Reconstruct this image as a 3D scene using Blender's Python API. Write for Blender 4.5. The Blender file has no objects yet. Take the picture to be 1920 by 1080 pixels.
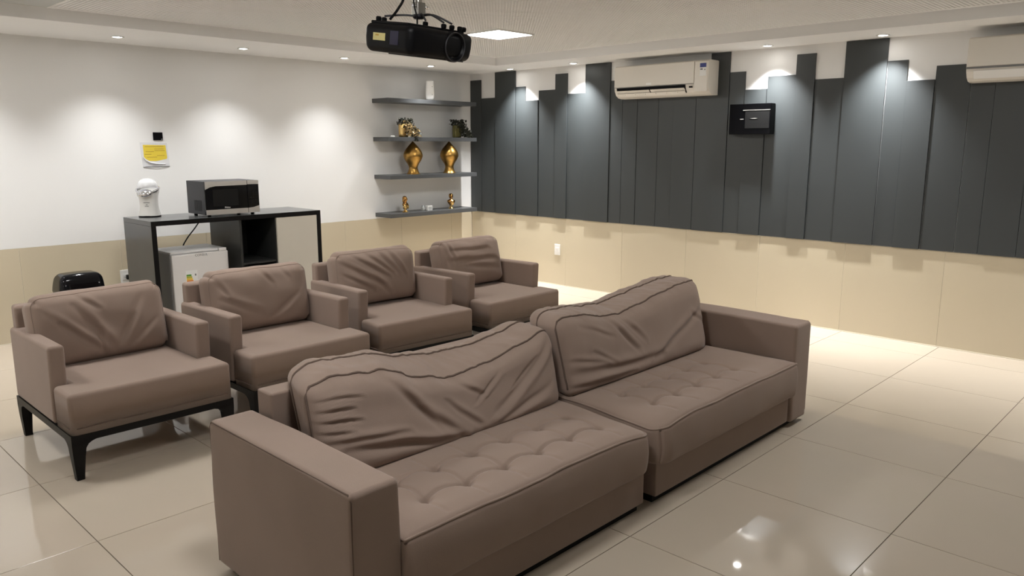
import bpy, bmesh, math, random
from mathutils import Vector, Matrix, noise, Euler

# ------------------------------------------------------------------ camera, world, exposure
scene = bpy.context.scene
col = scene.collection
R_ = math.radians
CAM_H = 1.6556
cd = bpy.data.cameras.new('camera'); cam = bpy.data.objects.new('camera', cd); col.objects.link(cam)
cd.sensor_width = 36.0; cd.lens = 1453.24 / 1920 * 36.0; cd.clip_start = 0.05
yaw, pit, rol = R_(46.138), R_(-10.535), R_(0.04)
fw = Vector((math.sin(yaw) * math.cos(pit), math.cos(yaw) * math.cos(pit), math.sin(pit)))
r0 = Vector((math.cos(yaw), -math.sin(yaw), 0)); u0 = r0.cross(fw)
rr = r0 * math.cos(rol) + u0 * math.sin(rol); uu = u0 * math.cos(rol) - r0 * math.sin(rol)
mw = Matrix(((rr.x, uu.x, -fw.x, 0), (rr.y, uu.y, -fw.y, 0), (rr.z, uu.z, -fw.z, CAM_H), (0, 0, 0, 1)))
cam.matrix_world = mw
scene.camera = cam
world = bpy.data.worlds.new('world'); scene.world = world; world.use_nodes = True
world.node_tree.nodes['Background'].inputs[0].default_value = (0.9, 0.95, 1.0, 1)
world.node_tree.nodes['Background'].inputs[1].default_value = 0.05
vs = scene.view_settings
vs.view_transform = 'Standard'; vs.look = 'None'; vs.gamma = 1.0; vs.use_curve_mapping = False
vs.exposure = 0.88
# light levels of the fixtures built further down
PANEL_EMIT = 23.5          # square ceiling panels
SPOT_BACK_W = 50.0         # recessed downlights along the white wall
SPOT_RIGHT_W = 182.0        # recessed downlights along the panelled wall

# ------------------------------------------------------------------ room measures
XC, YC = 6.947, 7.405      # right wall plane, back wall plane
XL, YF = -1.10, -1.20      # left wall, front wall (behind the camera)
HS, HC = 2.518, 2.603      # soffit underside, tray ceiling
ZW = 0.797                 # top of the wall tiles
SX, SY = 6.37, 6.38        # inner edges of the soffit
SXL, SYF = -0.45, -0.30
TX0, TY0, TS = 3.369, 0.165, 0.80

# ------------------------------------------------------------------ materials
def srgb(r, g, b):
    f = lambda c: (c / 255 / 12.92) if c / 255 <= 0.04045 else ((c / 255 + 0.055) / 1.055) ** 2.4
    return (f(r), f(g), f(b), 1)
MATS = {}
def mat(name, color, rough=0.5, metal=0.0, var=0.0, vscale=6.0, bump=0.0, bscale=200.0, spec=0.5, sheen=0.0, coat=0.0,
        rvar=0.0, emit=None, estr=0.0, trans=0.0, objvar=0.0, stretch=None, ior=1.45):
    m = bpy.data.materials.new(name); m.use_nodes = True
    nt = m.node_tree; b = nt.nodes['Principled BSDF']; L = nt.links
    b.inputs['Base Color'].default_value = color; b.inputs['Roughness'].default_value = rough
    b.inputs['Metallic'].default_value = metal; b.inputs['Specular IOR Level'].default_value = spec
    b.inputs['Sheen Weight'].default_value = sheen; b.inputs['Sheen Roughness'].default_value = 0.4
    b.inputs['Coat Weight'].default_value = coat; b.inputs['Coat Roughness'].default_value = 0.08
    b.inputs['Transmission Weight'].default_value = trans; b.inputs['IOR'].default_value = ior
    if emit:
        b.inputs['Emission Color'].default_value = emit; b.inputs['Emission Strength'].default_value = estr
    tc = nt.nodes.new('ShaderNodeTexCoord'); src = tc.outputs['Object']
    if stretch:
        mp = nt.nodes.new('ShaderNodeMapping'); mp.inputs['Scale'].default_value = stretch
        L.new(src, mp.inputs['Vector']); src = mp.outputs['Vector']
    if var or rvar:
        n = nt.nodes.new('ShaderNodeTexNoise'); n.inputs['Scale'].default_value = vscale; n.inputs['Detail'].default_value = 5
        n.inputs['Roughness'].default_value = 0.6; L.new(src, n.inputs['Vector'])
        if var:
            mx = nt.nodes.new('ShaderNodeMix'); mx.data_type = 'RGBA'
            mx.inputs['A'].default_value = tuple(c * (1 - var) for c in color[:3]) + (1,)
            mx.inputs['B'].default_value = tuple(min(1, c * (1 + var)) for c in color[:3]) + (1,)
            L.new(n.outputs['Fac'], mx.inputs['Factor']); out = mx.outputs['Result']
            if objvar:
                oi = nt.nodes.new('ShaderNodeObjectInfo'); hsv = nt.nodes.new('ShaderNodeHueSaturation')
                mr = nt.nodes.new('ShaderNodeMapRange'); mr.inputs['To Min'].default_value = 1 - objvar; mr.inputs['To Max'].default_value = 1 + objvar
                L.new(oi.outputs['Random'], mr.inputs['Value']); L.new(mr.outputs['Result'], hsv.inputs['Value'])
                L.new(out, hsv.inputs['Color']); out = hsv.outputs['Color']
            L.new(out, b.inputs['Base Color'])
        if rvar:
            mr2 = nt.nodes.new('ShaderNodeMapRange'); mr2.inputs['To Min'].default_value = max(0, rough - rvar); mr2.inputs['To Max'].default_value = rough + rvar
            L.new(n.outputs['Fac'], mr2.inputs['Value']); L.new(mr2.outputs['Result'], b.inputs['Roughness'])
    if bump:
        n2 = nt.nodes.new('ShaderNodeTexNoise'); n2.inputs['Scale'].default_value = bscale; n2.inputs['Detail'].default_value = 3
        L.new(src, n2.inputs['Vector'])
        bp = nt.nodes.new('ShaderNodeBump'); bp.inputs['Strength'].default_value = bump; bp.inputs['Distance'].default_value = 0.004
        L.new(n2.outputs['Fac'], bp.inputs['Height']); L.new(bp.outputs['Normal'], b.inputs['Normal'])
    MATS[name] = m
    return m
mat('plaster', (0.82, 0.815, 0.80, 1), 0.75, var=0.015, vscale=3, bump=0.05, bscale=90)
mat('plaster_grey', (0.30, 0.295, 0.285, 1), 0.75, var=0.02, vscale=3)
mat('ceiling_paint', (0.88, 0.88, 0.875, 1), 0.8, var=0.02, vscale=2)
mat('perforated', (0.90, 0.90, 0.89, 1), 0.8, var=0.02, vscale=2)
mat('void', (0.06, 0.055, 0.045, 1), 0.9, var=0.1)
mat('floor_tile', (0.56, 0.485, 0.395, 1), 0.035, var=0.03, vscale=2.5, objvar=0.02, rvar=0.012, spec=0.68)
mat('grout', (0.16, 0.13, 0.10, 1), 0.9, var=0.1, vscale=20)
mat('wall_tile', (0.585, 0.51, 0.375, 1), 0.17, var=0.03, vscale=2.0, objvar=0.015, rvar=0.03)
mat('wall_grout', (0.72, 0.66, 0.54, 1), 0.8, var=0.05, vscale=20)
mat('graphite', (0.028, 0.033, 0.034, 1), 0.52, var=0.05, vscale=5, rvar=0.02, spec=0.80)
mat('box_black', (0.002, 0.002, 0.0025, 1), 0.10, var=0.2, spec=0.10)
mat('shelf_grey', (0.075, 0.078, 0.080, 1), 0.4, var=0.06, vscale=6, stretch=(1, 8, 8))
mat('fabric', (0.310, 0.232, 0.192, 1), 0.95, var=0.10, vscale=3.2, bump=0.25, bscale=420, spec=0.15, sheen=0.22)
mat('fabric_pipe', (0.15, 0.108, 0.088, 1), 0.95, var=0.08, vscale=8, bump=0.2, bscale=400, spec=0.15)
mat('black_wood', (0.006, 0.0055, 0.0055, 1), 0.45, var=0.2, vscale=10, spec=0.2)
mat('console_dark', (0.030, 0.031, 0.030, 1), 0.38, var=0.08, vscale=6, rvar=0.04)
mat('console_top', (0.075, 0.077, 0.078, 1), 0.22, var=0.06, vscale=6, rvar=0.04)
mat('cream_door', (0.62, 0.58, 0.50, 1), 0.4, var=0.015)
mat('white_plastic', (0.80, 0.79, 0.76, 1), 0.32, var=0.01)
mat('ac_white', (0.74, 0.70, 0.63, 1), 0.35, var=0.012)
mat('fridge_white', (0.72, 0.70, 0.68, 1), 0.3, var=0.01)
mat('fridge_shaded', (0.34, 0.34, 0.34, 1), 0.4, var=0.02)  # darker copy of the fridge white, shade under the console put into it
mat('black_gloss', (0.004, 0.004, 0.005, 1), 0.07, var=0.2, spec=0.28)
mat('black_plastic', (0.0025, 0.0025, 0.003, 1), 0.45, var=0.2, bump=0.03, bscale=500, spec=0.16)
mat('black_glass', (0.008, 0.008, 0.009, 1), 0.05, var=0.1)
mat('smoke_glass', (0.012, 0.012, 0.012, 1), 0.2, var=0.1, spec=0.22)  # microwave glass; also the painted reflection on the wall box
mat('steel', (0.78, 0.77, 0.75, 1), 0.42, metal=1.0, var=0.06, vscale=30, stretch=(1, 30, 30))
mat('chrome', (0.72, 0.72, 0.76, 1), 0.10, metal=1.0, var=0.03)
mat('mount_metal', (0.28, 0.27, 0.25, 1), 0.35, metal=1.0, var=0.15, vscale=20)
mat('dark_metal', (0.05, 0.05, 0.055, 1), 0.45, metal=0.7, var=0.1, vscale=40)
mat('gold', (0.46, 0.27, 0.075, 1), 0.33, metal=1.0, var=0.25, vscale=9, rvar=0.06)
mat('gold_bright', (0.80, 0.55, 0.22, 1), 0.22, metal=1.0, var=0.15, vscale=20)
mat('bronze', (0.42, 0.22, 0.07, 1), 0.20, metal=1.0, var=0.3, vscale=25)
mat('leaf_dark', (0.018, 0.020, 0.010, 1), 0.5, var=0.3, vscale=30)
mat('leaf_gold', (0.60, 0.46, 0.24, 1), 0.35, metal=0.6, var=0.35, vscale=40)
mat('olive_glass', (0.12, 0.105, 0.035, 1), 0.12, metal=0.4, var=0.2, vscale=20)
mat('clear_plastic', (0.86, 0.87, 0.88, 1), 0.08)
MATS['clear_plastic'].node_tree.nodes['Principled BSDF'].inputs['Alpha'].default_value = 0.30
mat('milky_plastic', (0.80, 0.80, 0.80, 1), 0.25, trans=0.25, var=0.01)
mat('sleeve', (0.74, 0.74, 0.75, 1), 0.15, var=0.03, vscale=15)
mat('yellow_paper', (0.78, 0.60, 0.06, 1), 0.5, var=0.10, vscale=14, stretch=(1, 1, 4))
mat('print_brown', (0.42, 0.25, 0.04, 1), 0.7, var=0.1)
mat('print_grey', (0.18, 0.18, 0.18, 1), 0.6, var=0.1)
mat('print_light', (0.85, 0.84, 0.80, 1), 0.4, var=0.02)
mat('sticker_blue', (0.02, 0.035, 0.22, 1), 0.4, var=0.2, vscale=60)
mat('sticker_white', (0.80, 0.80, 0.78, 1), 0.5, var=0.02)
mat('sticker_green', (0.10, 0.30, 0.04, 1), 0.5, var=0.1)
mat('sticker_lime', (0.45, 0.42, 0.04, 1), 0.5, var=0.1)
mat('sticker_yellow', (0.80, 0.55, 0.05, 1), 0.5, var=0.1)
mat('sticker_orange', (0.72, 0.22, 0.03, 1), 0.5, var=0.1)
mat('sticker_gold', (0.55, 0.48, 0.20, 1), 0.5, var=0.15, vscale=60)
mat('sensor_violet', (0.008, 0.007, 0.028, 1), 0.1, var=0.3, vscale=60)
mat('unlit_diffuser', (0.48, 0.49, 0.47, 1), 0.35, var=0.02)
mat('panel_light', (0.9, 0.9, 0.9, 1), 0.5, emit=(1.0, 0.995, 0.975, 1), estr=PANEL_EMIT)
mat('lens_light', (0.9, 0.9, 0.9, 1), 0.5, emit=(1.0, 0.97, 0.92, 1), estr=30.0)

# ------------------------------------------------------------------ helpers
def link(name, me, m=None, parent=None, smooth=False, wn=False, loc=None, rot=None):
    o = bpy.data.objects.new(name, me); col.objects.link(o)
    if m is not None and not me.materials: me.materials.append(MATS[m])
    if smooth:
        me.polygons.foreach_set('use_smooth', [True] * len(me.polygons))
    if wn:
        w = o.modifiers.new('weighted', 'WEIGHTED_NORMAL'); w.weight = 90
    if parent: o.parent = parent
    if loc: o.location = loc
    if rot: o.rotation_euler = rot
    return o
def bm_obj(name, bm, m, parent=None, smooth=False, wn=False, loc=None, rot=None):
    me = bpy.data.meshes.new(name); bmesh.ops.recalc_face_normals(bm, faces=bm.faces[:]); bm.to_mesh(me); bm.free()
    return link(name, me, m, parent, smooth, wn, loc, rot)
def add_box(bm, x0, x1, y0, y1, z0, z1, bev=0.0, seg=2):
    b = bmesh.new(); bmesh.ops.create_cube(b, size=1)
    for v in b.verts:
        v.co = Vector(((x0 + x1) / 2 + v.co.x * (x1 - x0), (y0 + y1) / 2 + v.co.y * (y1 - y0), (z0 + z1) / 2 + v.co.z * (z1 - z0)))
    if bev: bmesh.ops.bevel(b, geom=b.edges[:], offset=bev, segments=seg, profile=0.5, affect='EDGES')
    merge(bm, b)
def merge(bm, b):
    vm = {}
    for v in b.verts: vm[v] = bm.verts.new(v.co)
    for f in b.faces:
        try: bm.faces.new([vm[v] for v in f.verts])
        except ValueError: pass
    b.free()
def box(name, x0, x1, y0, y1, z0, z1, m, parent=None, bev=0.0, seg=2):
    bm = bmesh.new(); add_box(bm, x0, x1, y0, y1, z0, z1, bev, seg)
    return bm_obj(name, bm, m, parent, smooth=bev > 0, wn=bev > 0)
def prism(name, pts, axis, a, b, m, parent=None, bev=0.0, seg=2, smooth=False):
    """polygon pts (2D) extruded along axis from a to b; 2D order: x->(y,z), y->(x,z), z->(x,y)"""
    bm = bmesh.new()
    def P3(p, t): return {'x': (t, p[0], p[1]), 'y': (p[0], t, p[1]), 'z': (p[0], p[1], t)}[axis]
    A = [bm.verts.new(P3(p, a)) for p in pts]; B = [bm.verts.new(P3(p, b)) for p in pts]
    bm.faces.new(A); bm.faces.new(B[::-1]); n = len(pts)
    for i in range(n): bm.faces.new((A[i], B[i], B[(i + 1) % n], A[(i + 1) % n]))
    if bev: bmesh.ops.bevel(bm, geom=bm.edges[:], offset=bev, segments=seg, profile=0.5, affect='EDGES')
    return bm_obj(name, bm, m, parent, smooth=bev > 0 or smooth, wn=bev > 0)
def lathe_bm(bm, prof, cx=0, cy=0, n=28, sx=1.0, sy=1.0):
    rings = []
    for r, z in prof:
        if r < 1e-5: rings.append([bm.verts.new((cx, cy, z))])
        else: rings.append([bm.verts.new((cx + sx * r * math.cos(2 * math.pi * i / n), cy + sy * r * math.sin(2 * math.pi * i / n), z)) for i in range(n)])
    for a, b in zip(rings[:-1], rings[1:]):
        for i in range(n):
            j = (i + 1) % n
            if len(a) == 1 and len(b) == 1: continue
            if len(a) == 1: bm.faces.new((a[0], b[i], b[j]))
            elif len(b) == 1: bm.faces.new((a[i], a[j], b[0]))
            else: bm.faces.new((a[i], a[j], b[j], b[i]))
    if len(rings[0]) > 1: bm.faces.new(rings[0][::-1])
    if len(rings[-1]) > 1: bm.faces.new(rings[-1])
def lathe(name, prof, m, parent=None, cx=0, cy=0, n=28, sx=1.0, sy=1.0, loc=None, rot=None):
    bm = bmesh.new(); lathe_bm(bm, prof, cx, cy, n, sx, sy)
    o = bm_obj(name, bm, m, parent, smooth=True, loc=loc, rot=rot)
    o.data.set_sharp_from_angle(angle=R_(50))
    return o
def smooth_profile(pts, k=5):
    """Catmull-Rom through (r,z) points"""
    out = []
    for i in range(len(pts) - 1):
        p0 = pts[max(0, i - 1)]; p1 = pts[i]; p2 = pts[i + 1]; p3 = pts[min(len(pts) - 1, i + 2)]
        for j in range(k):
            t = j / k
            out.append(tuple(max(0, 0.5 * (2 * b + (c - a) * t + (2 * a - 5 * b + 4 * c - d) * t * t + (3 * b - a - 3 * c + d) * t ** 3)) if q == 0 else
                             0.5 * (2 * b + (c - a) * t + (2 * a - 5 * b + 4 * c - d) * t * t + (3 * b - a - 3 * c + d) * t ** 3)
                             for q, (a, b, c, d) in enumerate(zip(p0, p1, p2, p3))))
    out.append(pts[-1]); return out
def tube_bm(bm, pts, r, n=8, closed=False):
    pts = [Vector(p) for p in pts]; N = len(pts); rings = []; prev = None
    for i, p in enumerate(pts):
        a = pts[(i - 1) % N] if (closed or i > 0) else p; b = pts[(i + 1) % N] if (closed or i < N - 1) else p
        t = (b - a).normalized()
        if prev is None:
            up = Vector((0, 0, 1)) if abs(t.z) < 0.9 else Vector((1, 0, 0)); prev = (up - t * up.dot(t)).normalized()
        else:
            q = prev - t * prev.dot(t)
            if q.length > 1e-6: prev = q.normalized()
        s = t.cross(prev)
        rings.append([bm.verts.new(p + (prev * math.cos(2 * math.pi * k / n) + s * math.sin(2 * math.pi * k / n)) * r) for k in range(n)])
    for i in range(N if closed else N - 1):
        a, b = rings[i], rings[(i + 1) % N]
        for k in range(n): bm.faces.new((a[k], a[(k + 1) % n], b[(k + 1) % n], b[k]))
    if not closed: bm.faces.new(rings[0][::-1]); bm.faces.new(rings[-1])
def tube(name, pts, r, m, parent=None, n=8, closed=False):
    bm = bmesh.new(); tube_bm(bm, pts, r, n, closed)
    return bm_obj(name, bm, m, parent, smooth=True)
def spline(pts, k=6):
    pts = [Vector(p) for p in pts]; out = []
    for i in range(len(pts) - 1):
        p0 = pts[max(0, i - 1)]; p1 = pts[i]; p2 = pts[i + 1]; p3 = pts[min(len(pts) - 1, i + 2)]
        for j in range(k):
            t = j / k; out.append(0.5 * (2 * p1 + (p2 - p0) * t + (2 * p0 - 5 * p1 + 4 * p2 - p3) * t * t + (3 * p1 - p0 - 3 * p2 + p3) * t ** 3))
    out.append(pts[-1]); return out
def thing(name, label, cat, loc=(0, 0, 0), rz=0.0, group=None, rot=None):
    o = bpy.data.objects.new(name, None); col.objects.link(o); o.empty_display_size = 0.1
    o.location = loc; o.rotation_euler = rot if rot else (0, 0, rz); o['label'] = label; o['category'] = cat
    if group: o['group'] = group
    return o
def tag(o, label, cat, group=None):
    o['label'] = label; o['category'] = cat
    if group: o['group'] = group
    return o
def struct(o): o['kind'] = 'structure'; return o
def lin(x, xs, ys):
    if x <= xs[0]: return ys[0]
    for i in range(len(xs) - 1):
        if x <= xs[i + 1]:
            t = (x - xs[i]) / (xs[i + 1] - xs[i]); t = t * t * (3 - 2 * t); return ys[i] + (ys[i + 1] - ys[i]) * t
    return ys[-1]
def axis_pts(h, r, n, k=4):
    a = [-h + r * i / k for i in range(k)]; b = [-(h - r) + 2 * (h - r) * i / n for i in range(n + 1)]
    return a + b + [-v for v in a[::-1]]
def round_pt(p, h, r):
    q = Vector([max(-(h[i] - r), min(h[i] - r, p[i])) for i in range(3)]); d = p - q
    return q + d.normalized() * r if d.length > 1e-9 else p
def softbox_bm(h, r, n, deform, k=4):
    """rounded box with half sizes h, corner radius r, n flat divisions per axis, every vertex sent through deform(p)"""
    ax = [axis_pts(h[i], r, n[i], k) for i in range(3)]
    bm = bmesh.new(); cache = {}
    def V(i, j, l):
        key = (i, j, l)
        if key not in cache:
            cache[key] = bm.verts.new(deform(round_pt(Vector((ax[0][i], ax[1][j], ax[2][l])), h, r)))
        return cache[key]
    nx, ny, nz = [len(a) - 1 for a in ax]
    for i in range(nx):
        for j in range(ny):
            bm.faces.new((V(i, j, 0), V(i, j + 1, 0), V(i + 1, j + 1, 0), V(i + 1, j, 0)))
            bm.faces.new((V(i, j, nz), V(i + 1, j, nz), V(i + 1, j + 1, nz), V(i, j + 1, nz)))
    for i in range(nx):
        for l in range(nz):
            bm.faces.new((V(i, 0, l), V(i + 1, 0, l), V(i + 1, 0, l + 1), V(i, 0, l + 1)))
            bm.faces.new((V(i, ny, l), V(i, ny, l + 1), V(i + 1, ny, l + 1), V(i + 1, ny, l)))
    for j in range(ny):
        for l in range(nz):
            bm.faces.new((V(0, j, l), V(0, j, l + 1), V(0, j + 1, l + 1), V(0, j + 1, l)))
            bm.faces.new((V(nx, j, l), V(nx, j + 1, l), V(nx, j + 1, l + 1), V(nx, j, l + 1)))
    return bm
def softbox(name, h, r, n, deform, m, parent=None, k=4):
    return bm_obj(name, softbox_bm(h, r, n, deform, k), m, parent, smooth=True)
def crease(u, v, a, b, w, asp, amp):
    """fold running from a to b on a (u,v) face; asp = width/height; returns a valley with a ridge beside it"""
    ax_, ay = a[0] * asp, a[1]; bx, by = b[0] * asp, b[1]; px, py = u * asp, v
    dx, dy = bx - ax_, by - ay; L2 = dx * dx + dy * dy
    t = ((px - ax_) * dx + (py - ay) * dy) / L2
    tc = max(0, min(1, t)); ex, ey = px - (ax_ + tc * dx), py - (ay + tc * dy)
    d = math.hypot(ex, ey); sgn = 1 if (dx * (py - ay) - dy * (px - ax_)) > 0 else -1
    if d > 5 * w: return 0
    taper = math.sin(math.pi * min(1, max(0, 0.12 + 0.76 * tc)))
    return amp * taper * (-math.exp(-(d / w) ** 2) + 0.75 * math.exp(-((d * sgn - 1.7 * w) / (1.1 * w)) ** 2))
def text_mesh(name, body, size, m, parent, loc, rot, extrude=0.0006):
    cu = bpy.data.curves.new(name, 'FONT'); cu.body = body; cu.size = size; cu.extrude = extrude; cu.align_x = 'CENTER'; cu.align_y = 'CENTER'; cu.resolution_u = 2
    t = bpy.data.objects.new(name + '_tmp', cu); col.objects.link(t)
    dg = bpy.context.evaluated_depsgraph_get(); me = bpy.data.meshes.new_from_object(t.evaluated_get(dg))
    bpy.data.objects.remove(t); bpy.data.curves.remove(cu); me.name = name; me.materials.clear()
    return link(name, me, m, parent, loc=loc, rot=rot)

# ================================================================== the setting
# ---- floor: grout slab with single porcelain tiles
floor = struct(box('floor', XL, XC, YF, YC, -0.08, -0.003, 'grout'))
g = 0.0022
tile_me = {}
def floor_tile(x0, x1, y0, y1):
    key = (round(x1 - x0, 3), round(y1 - y0, 3))
    if key not in tile_me:
        w, d = key; bm = bmesh.new(); e = 0.0004
        lo = [bm.verts.new(p) for p in ((0, 0, -0.008), (w, 0, -0.008), (w, d, -0.008), (0, d, -0.008))]
        mi = [bm.verts.new(p) for p in ((0, 0, -e), (w, 0, -e), (w, d, -e), (0, d, -e))]
        hi = [bm.verts.new(p) for p in ((e, e, 0), (w - e, e, 0), (w - e, d - e, 0), (e, d - e, 0))]
        bm.faces.new(hi)
        for a, b in ((lo, mi), (mi, hi)):
            for i in range(4): bm.faces.new((a[i], a[(i + 1) % 4], b[(i + 1) % 4], b[i]))
        me = bpy.data.meshes.new('tile'); bm.to_mesh(me); bm.free(); me.materials.append(MATS['floor_tile']); tile_me[key] = me
    o = bpy.data.objects.new('tile', tile_me[key]); col.objects.link(o); o.parent = floor; o.location = (x0, y0, 0)
i = -6
while TX0 + i * TS < XC:
    j = -3
    while TY0 + j * TS < YC:
        a, b = max(XL, TX0 + i * TS) + g, min(XC, TX0 + (i + 1) * TS) - g
        c, d = max(YF, TY0 + j * TS) + g, min(YC, TY0 + (j + 1) * TS) - g
        if b - a > 0.02 and d - c > 0.02: floor_tile(a, b, c, d)
        j += 1
    i += 1
# ---- walls: plaster body, plaster field above, single wall tiles below
def wall(name, x0, x1, y0, y1, m='plaster'):
    return struct(box(name, x0, x1, y0, y1, -0.08, HC + 0.12, m))
TT = 0.008
wall_back = wall('wall_back', XL - 0.15, XC + 0.15, YC + TT, YC + 0.15)
wall_right = wall('wall_right', XC + TT, XC + 0.15, YF - 0.15, YC + TT)
wall_left = wall('wall_left', XL - 0.15, XL, YF - 0.15, YC + TT)
wall_front = wall('wall_front', XL, XC + TT, YF - 0.15, YF, 'plaster_grey')
box('plaster_field', XL, XC, YC, YC + TT, ZW, HC, 'plaster', wall_back)
box('plaster_field', XC, XC + TT, YF, YC + TT, ZW, HC, 'plaster', wall_right)
box('grout_bed', XL, XC, YC + 0.003, YC + TT, 0.0, ZW, 'wall_grout', wall_back)
box('grout_bed', XC + 0.003, XC + TT, YF, YC, 0.0, ZW, 'wall_grout', wall_right)
xs = [XL] + [1.77 + 0.803 * k for k in range(-3, 7) if XL < 1.77 + 0.803 * k < XC] + [XC]
for a, b in zip(xs[:-1], xs[1:]):
    box('tile', a + 0.002, b - 0.002, YC, YC + TT - 0.001, 0.006, ZW - 0.003, 'wall_tile', wall_back, bev=0.0008, seg=1)
ys = [YF] + [6.605 - 0.803 * k for k in range(9, -1, -1) if 6.605 - 0.803 * k > YF + 0.05] + [YC]
for a, b in zip(ys[:-1], ys[1:]):
    box('tile', XC, XC + TT - 0.001, a + 0.002, b - 0.002, 0.006, ZW - 0.003, 'wall_tile', wall_right, bev=0.0008, seg=1)
struct(box('trim_1', XC - 0.006, XC, YF, YC, 0.0, 0.007, 'wall_grout'))
struct(box('trim_2', XL, XC - 0.006, YC - 0.006, YC, 0.0, 0.007, 'wall_grout'))
# ---- ceiling: slab, dropped soffit ring, perforated tray
ceiling = struct(box('ceiling', XL, XC, YF, YC, HC + 0.05, HC + 0.12, 'void'))
def soffit_ring():
    bm = bmesh.new()
    def ring(a, b, z0, z1):
        add_box(bm, XL, XC, b[3], YC, z0, z1); add_box(bm, XL, XC, YF, b[2], z0, z1)
        add_box(bm, XL, b[0], b[2], b[3], z0, z1); add_box(bm, b[1], XC, b[2], b[3], z0, z1)
    ring(None, (SXL, SX, SYF, SY), HS, HC)
    ring(None, (SXL + 0.10, SX - 0.055, SYF + 0.10, SY - 0.055), HC, HC + 0.02)
    return bm
bm_obj('soffit', soffit_ring(), 'ceiling_paint', ceiling)
bm = bmesh.new(); pitch = 0.030; hw = 0.0070
px0, px1, py0, py1 = SXL + 0.09, SX - 0.045, SYF + 0.09, SY - 0.045
k = 0
while py0 + k * pitch < py1:
    y = py0 + k * pitch; add_box(bm, px0, px1, y - hw, y + hw, HC + 0.0005, HC + 0.010); k += 1
k = 0
while px0 + k * pitch < px1:
    x = px0 + k * pitch; add_box(bm, x - hw, x + hw, py0, py1, HC + 0.0010, HC + 0.0095); k += 1
o = bm_obj('perforated_board', bm, 'perforated', ceiling); o['kind'] = 'stuff'
box('backing_fleece', px0 - 0.02, px1 + 0.02, py0 - 0.02, py1 + 0.02, HC + 0.030, HC + 0.045, 'void', ceiling)
# ---- dark panelling on the right wall: boards of stepped heights
pan = thing('wall_panelling', 'stepped dark graphite boards of uneven height covering the upper wall on the right', 'wall panelling', (XC, 4.0, 0))
edges = [7.400, 7.206, 6.956, 6.608, 6.446, 6.240, 5.978, 5.797, 5.538, 5.193, 5.030, 4.840, 4.580, 4.402, 4.140, 3.789, 3.625, 3.407,
         3.138, 2.963, 2.710, 2.362, 2.200, 1.988, 1.730, 1.560, 1.300, 0.950, 0.790, 0.580, 0.310, 0.130, -0.130]
tops = [2.44, 2.215, 2.514, 2.325, 2.16, 2.268, 2.438, 2.213, 2.514, 2.322, 2.16, 2.268, 2.36, 2.213, 2.514, 2.325, 2.157, 2.267,
        2.44, 2.216, 2.514, 2.330, 2.163, 2.268, 2.268, 2.216, 2.36, 2.325, 2.16, 2.268, 2.44, 2.215]
deps = [0.014, 0.009, 0.019, 0.009, 0.019, 0.009, 0.019, 0.009, 0.021, 0.012, 0.012, 0.009, 0.009, 0.015, 0.015, 0.009, 0.018, 0.009, 0.019, 0.009, 0.019, 0.009, 0.021, 0.010, 0.010, 0.015, 0.015, 0.009, 0.019, 0.009, 0.019, 0.009]
for (a, b), t, d in zip(zip(edges[:-1], edges[1:]), tops, deps):
    y0, y1 = b - 4.0 + 0.0015, a - 4.0 - 0.0015
    if abs(a - 4.140) < 1e-6:      # the tall board is notched around the air conditioner
        pts = [(y0, ZW), (y1, ZW), (y1, 2.30), (3.992 - 4.0, 2.30), (3.992 - 4.0, t), (y0, t)]
        prism('panel', pts, 'x', -d, 0.0, 'graphite', pan, bev=0.0015, seg=1)
    else:
        box('panel', -d, 0.0, y0, y1, ZW + 0.002, t, 'graphite', pan, bev=0.0015, seg=1)

# ================================================================== light fittings
def downlight(x, y, power, label, group, cone=102, tilt=0.0):
    t = thing('downlight', label, 'downlight', (x, y, HS), group=group)
    bm = bmesh.new(); lathe_bm(bm, [(0.034, -0.001), (0.048, -0.001), (0.052, -0.003), (0.052, -0.006), (0.047, -0.008), (0.036, -0.006), (0.034, -0.001)], n=24)
    bm_obj('trim_ring', bm, 'white_plastic', t, smooth=True)
    lathe('lens', [(0.0, -0.0065), (0.020, -0.006), (0.033, -0.003), (0.033, -0.0005), (0, -0.0005)], 'lens_light', t, n=20)
    ld = bpy.data.lights.new('spot', 'SPOT'); ld.energy = power; ld.spot_size = R_(cone); ld.spot_blend = 1.0; ld.shadow_soft_size = 0.025
    ld.color = (0.985, 0.99, 1.0)
    lo = bpy.data.objects.new('spot', ld); col.objects.link(lo); lo.parent = t; lo.location = (0, 0, -0.010); lo.rotation_euler = (0, -tilt, 0)
    return t
BW = 'recessed downlights along the white wall'
for x, lab in ((-0.77, 'recessed round downlight in the soffit beside the left wall, outside the picture'),
               (0.33, 'recessed round downlight in the soffit, second from the left wall'),
               (1.43, 'recessed round downlight in the soffit just beyond the left picture edge'),
               (2.53, 'leftmost lit round downlight in the soffit, above the yellow notice'),
               (3.63, 'lit round downlight in the soffit above the microwave'),
               (4.73, 'lit round downlight in the soffit between microwave and wall shelves'),
               (5.88, 'lit round downlight in the soffit straight above the wall shelves, below the projector')):
    downlight(x, 6.92, SPOT_BACK_W, lab, BW)
RW = 'recessed downlights along the panelled wall'
for y, lab in ((6.51, 'lit round downlight over the dark panelling nearest the room corner'),
               (5.56, 'lit round downlight over the dark panelling just left of the air conditioner'),
               (3.33, 'lit round downlight over the panelling above the black wall box'),
               (2.35, 'rightmost lit round downlight, above the tallest dark board near the second air conditioner'),
               (0.30, 'lit round downlight over the panelling beyond the second air conditioner')):
    downlight(6.742, y, SPOT_RIGHT_W, lab, RW, 94, R_(3))
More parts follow.
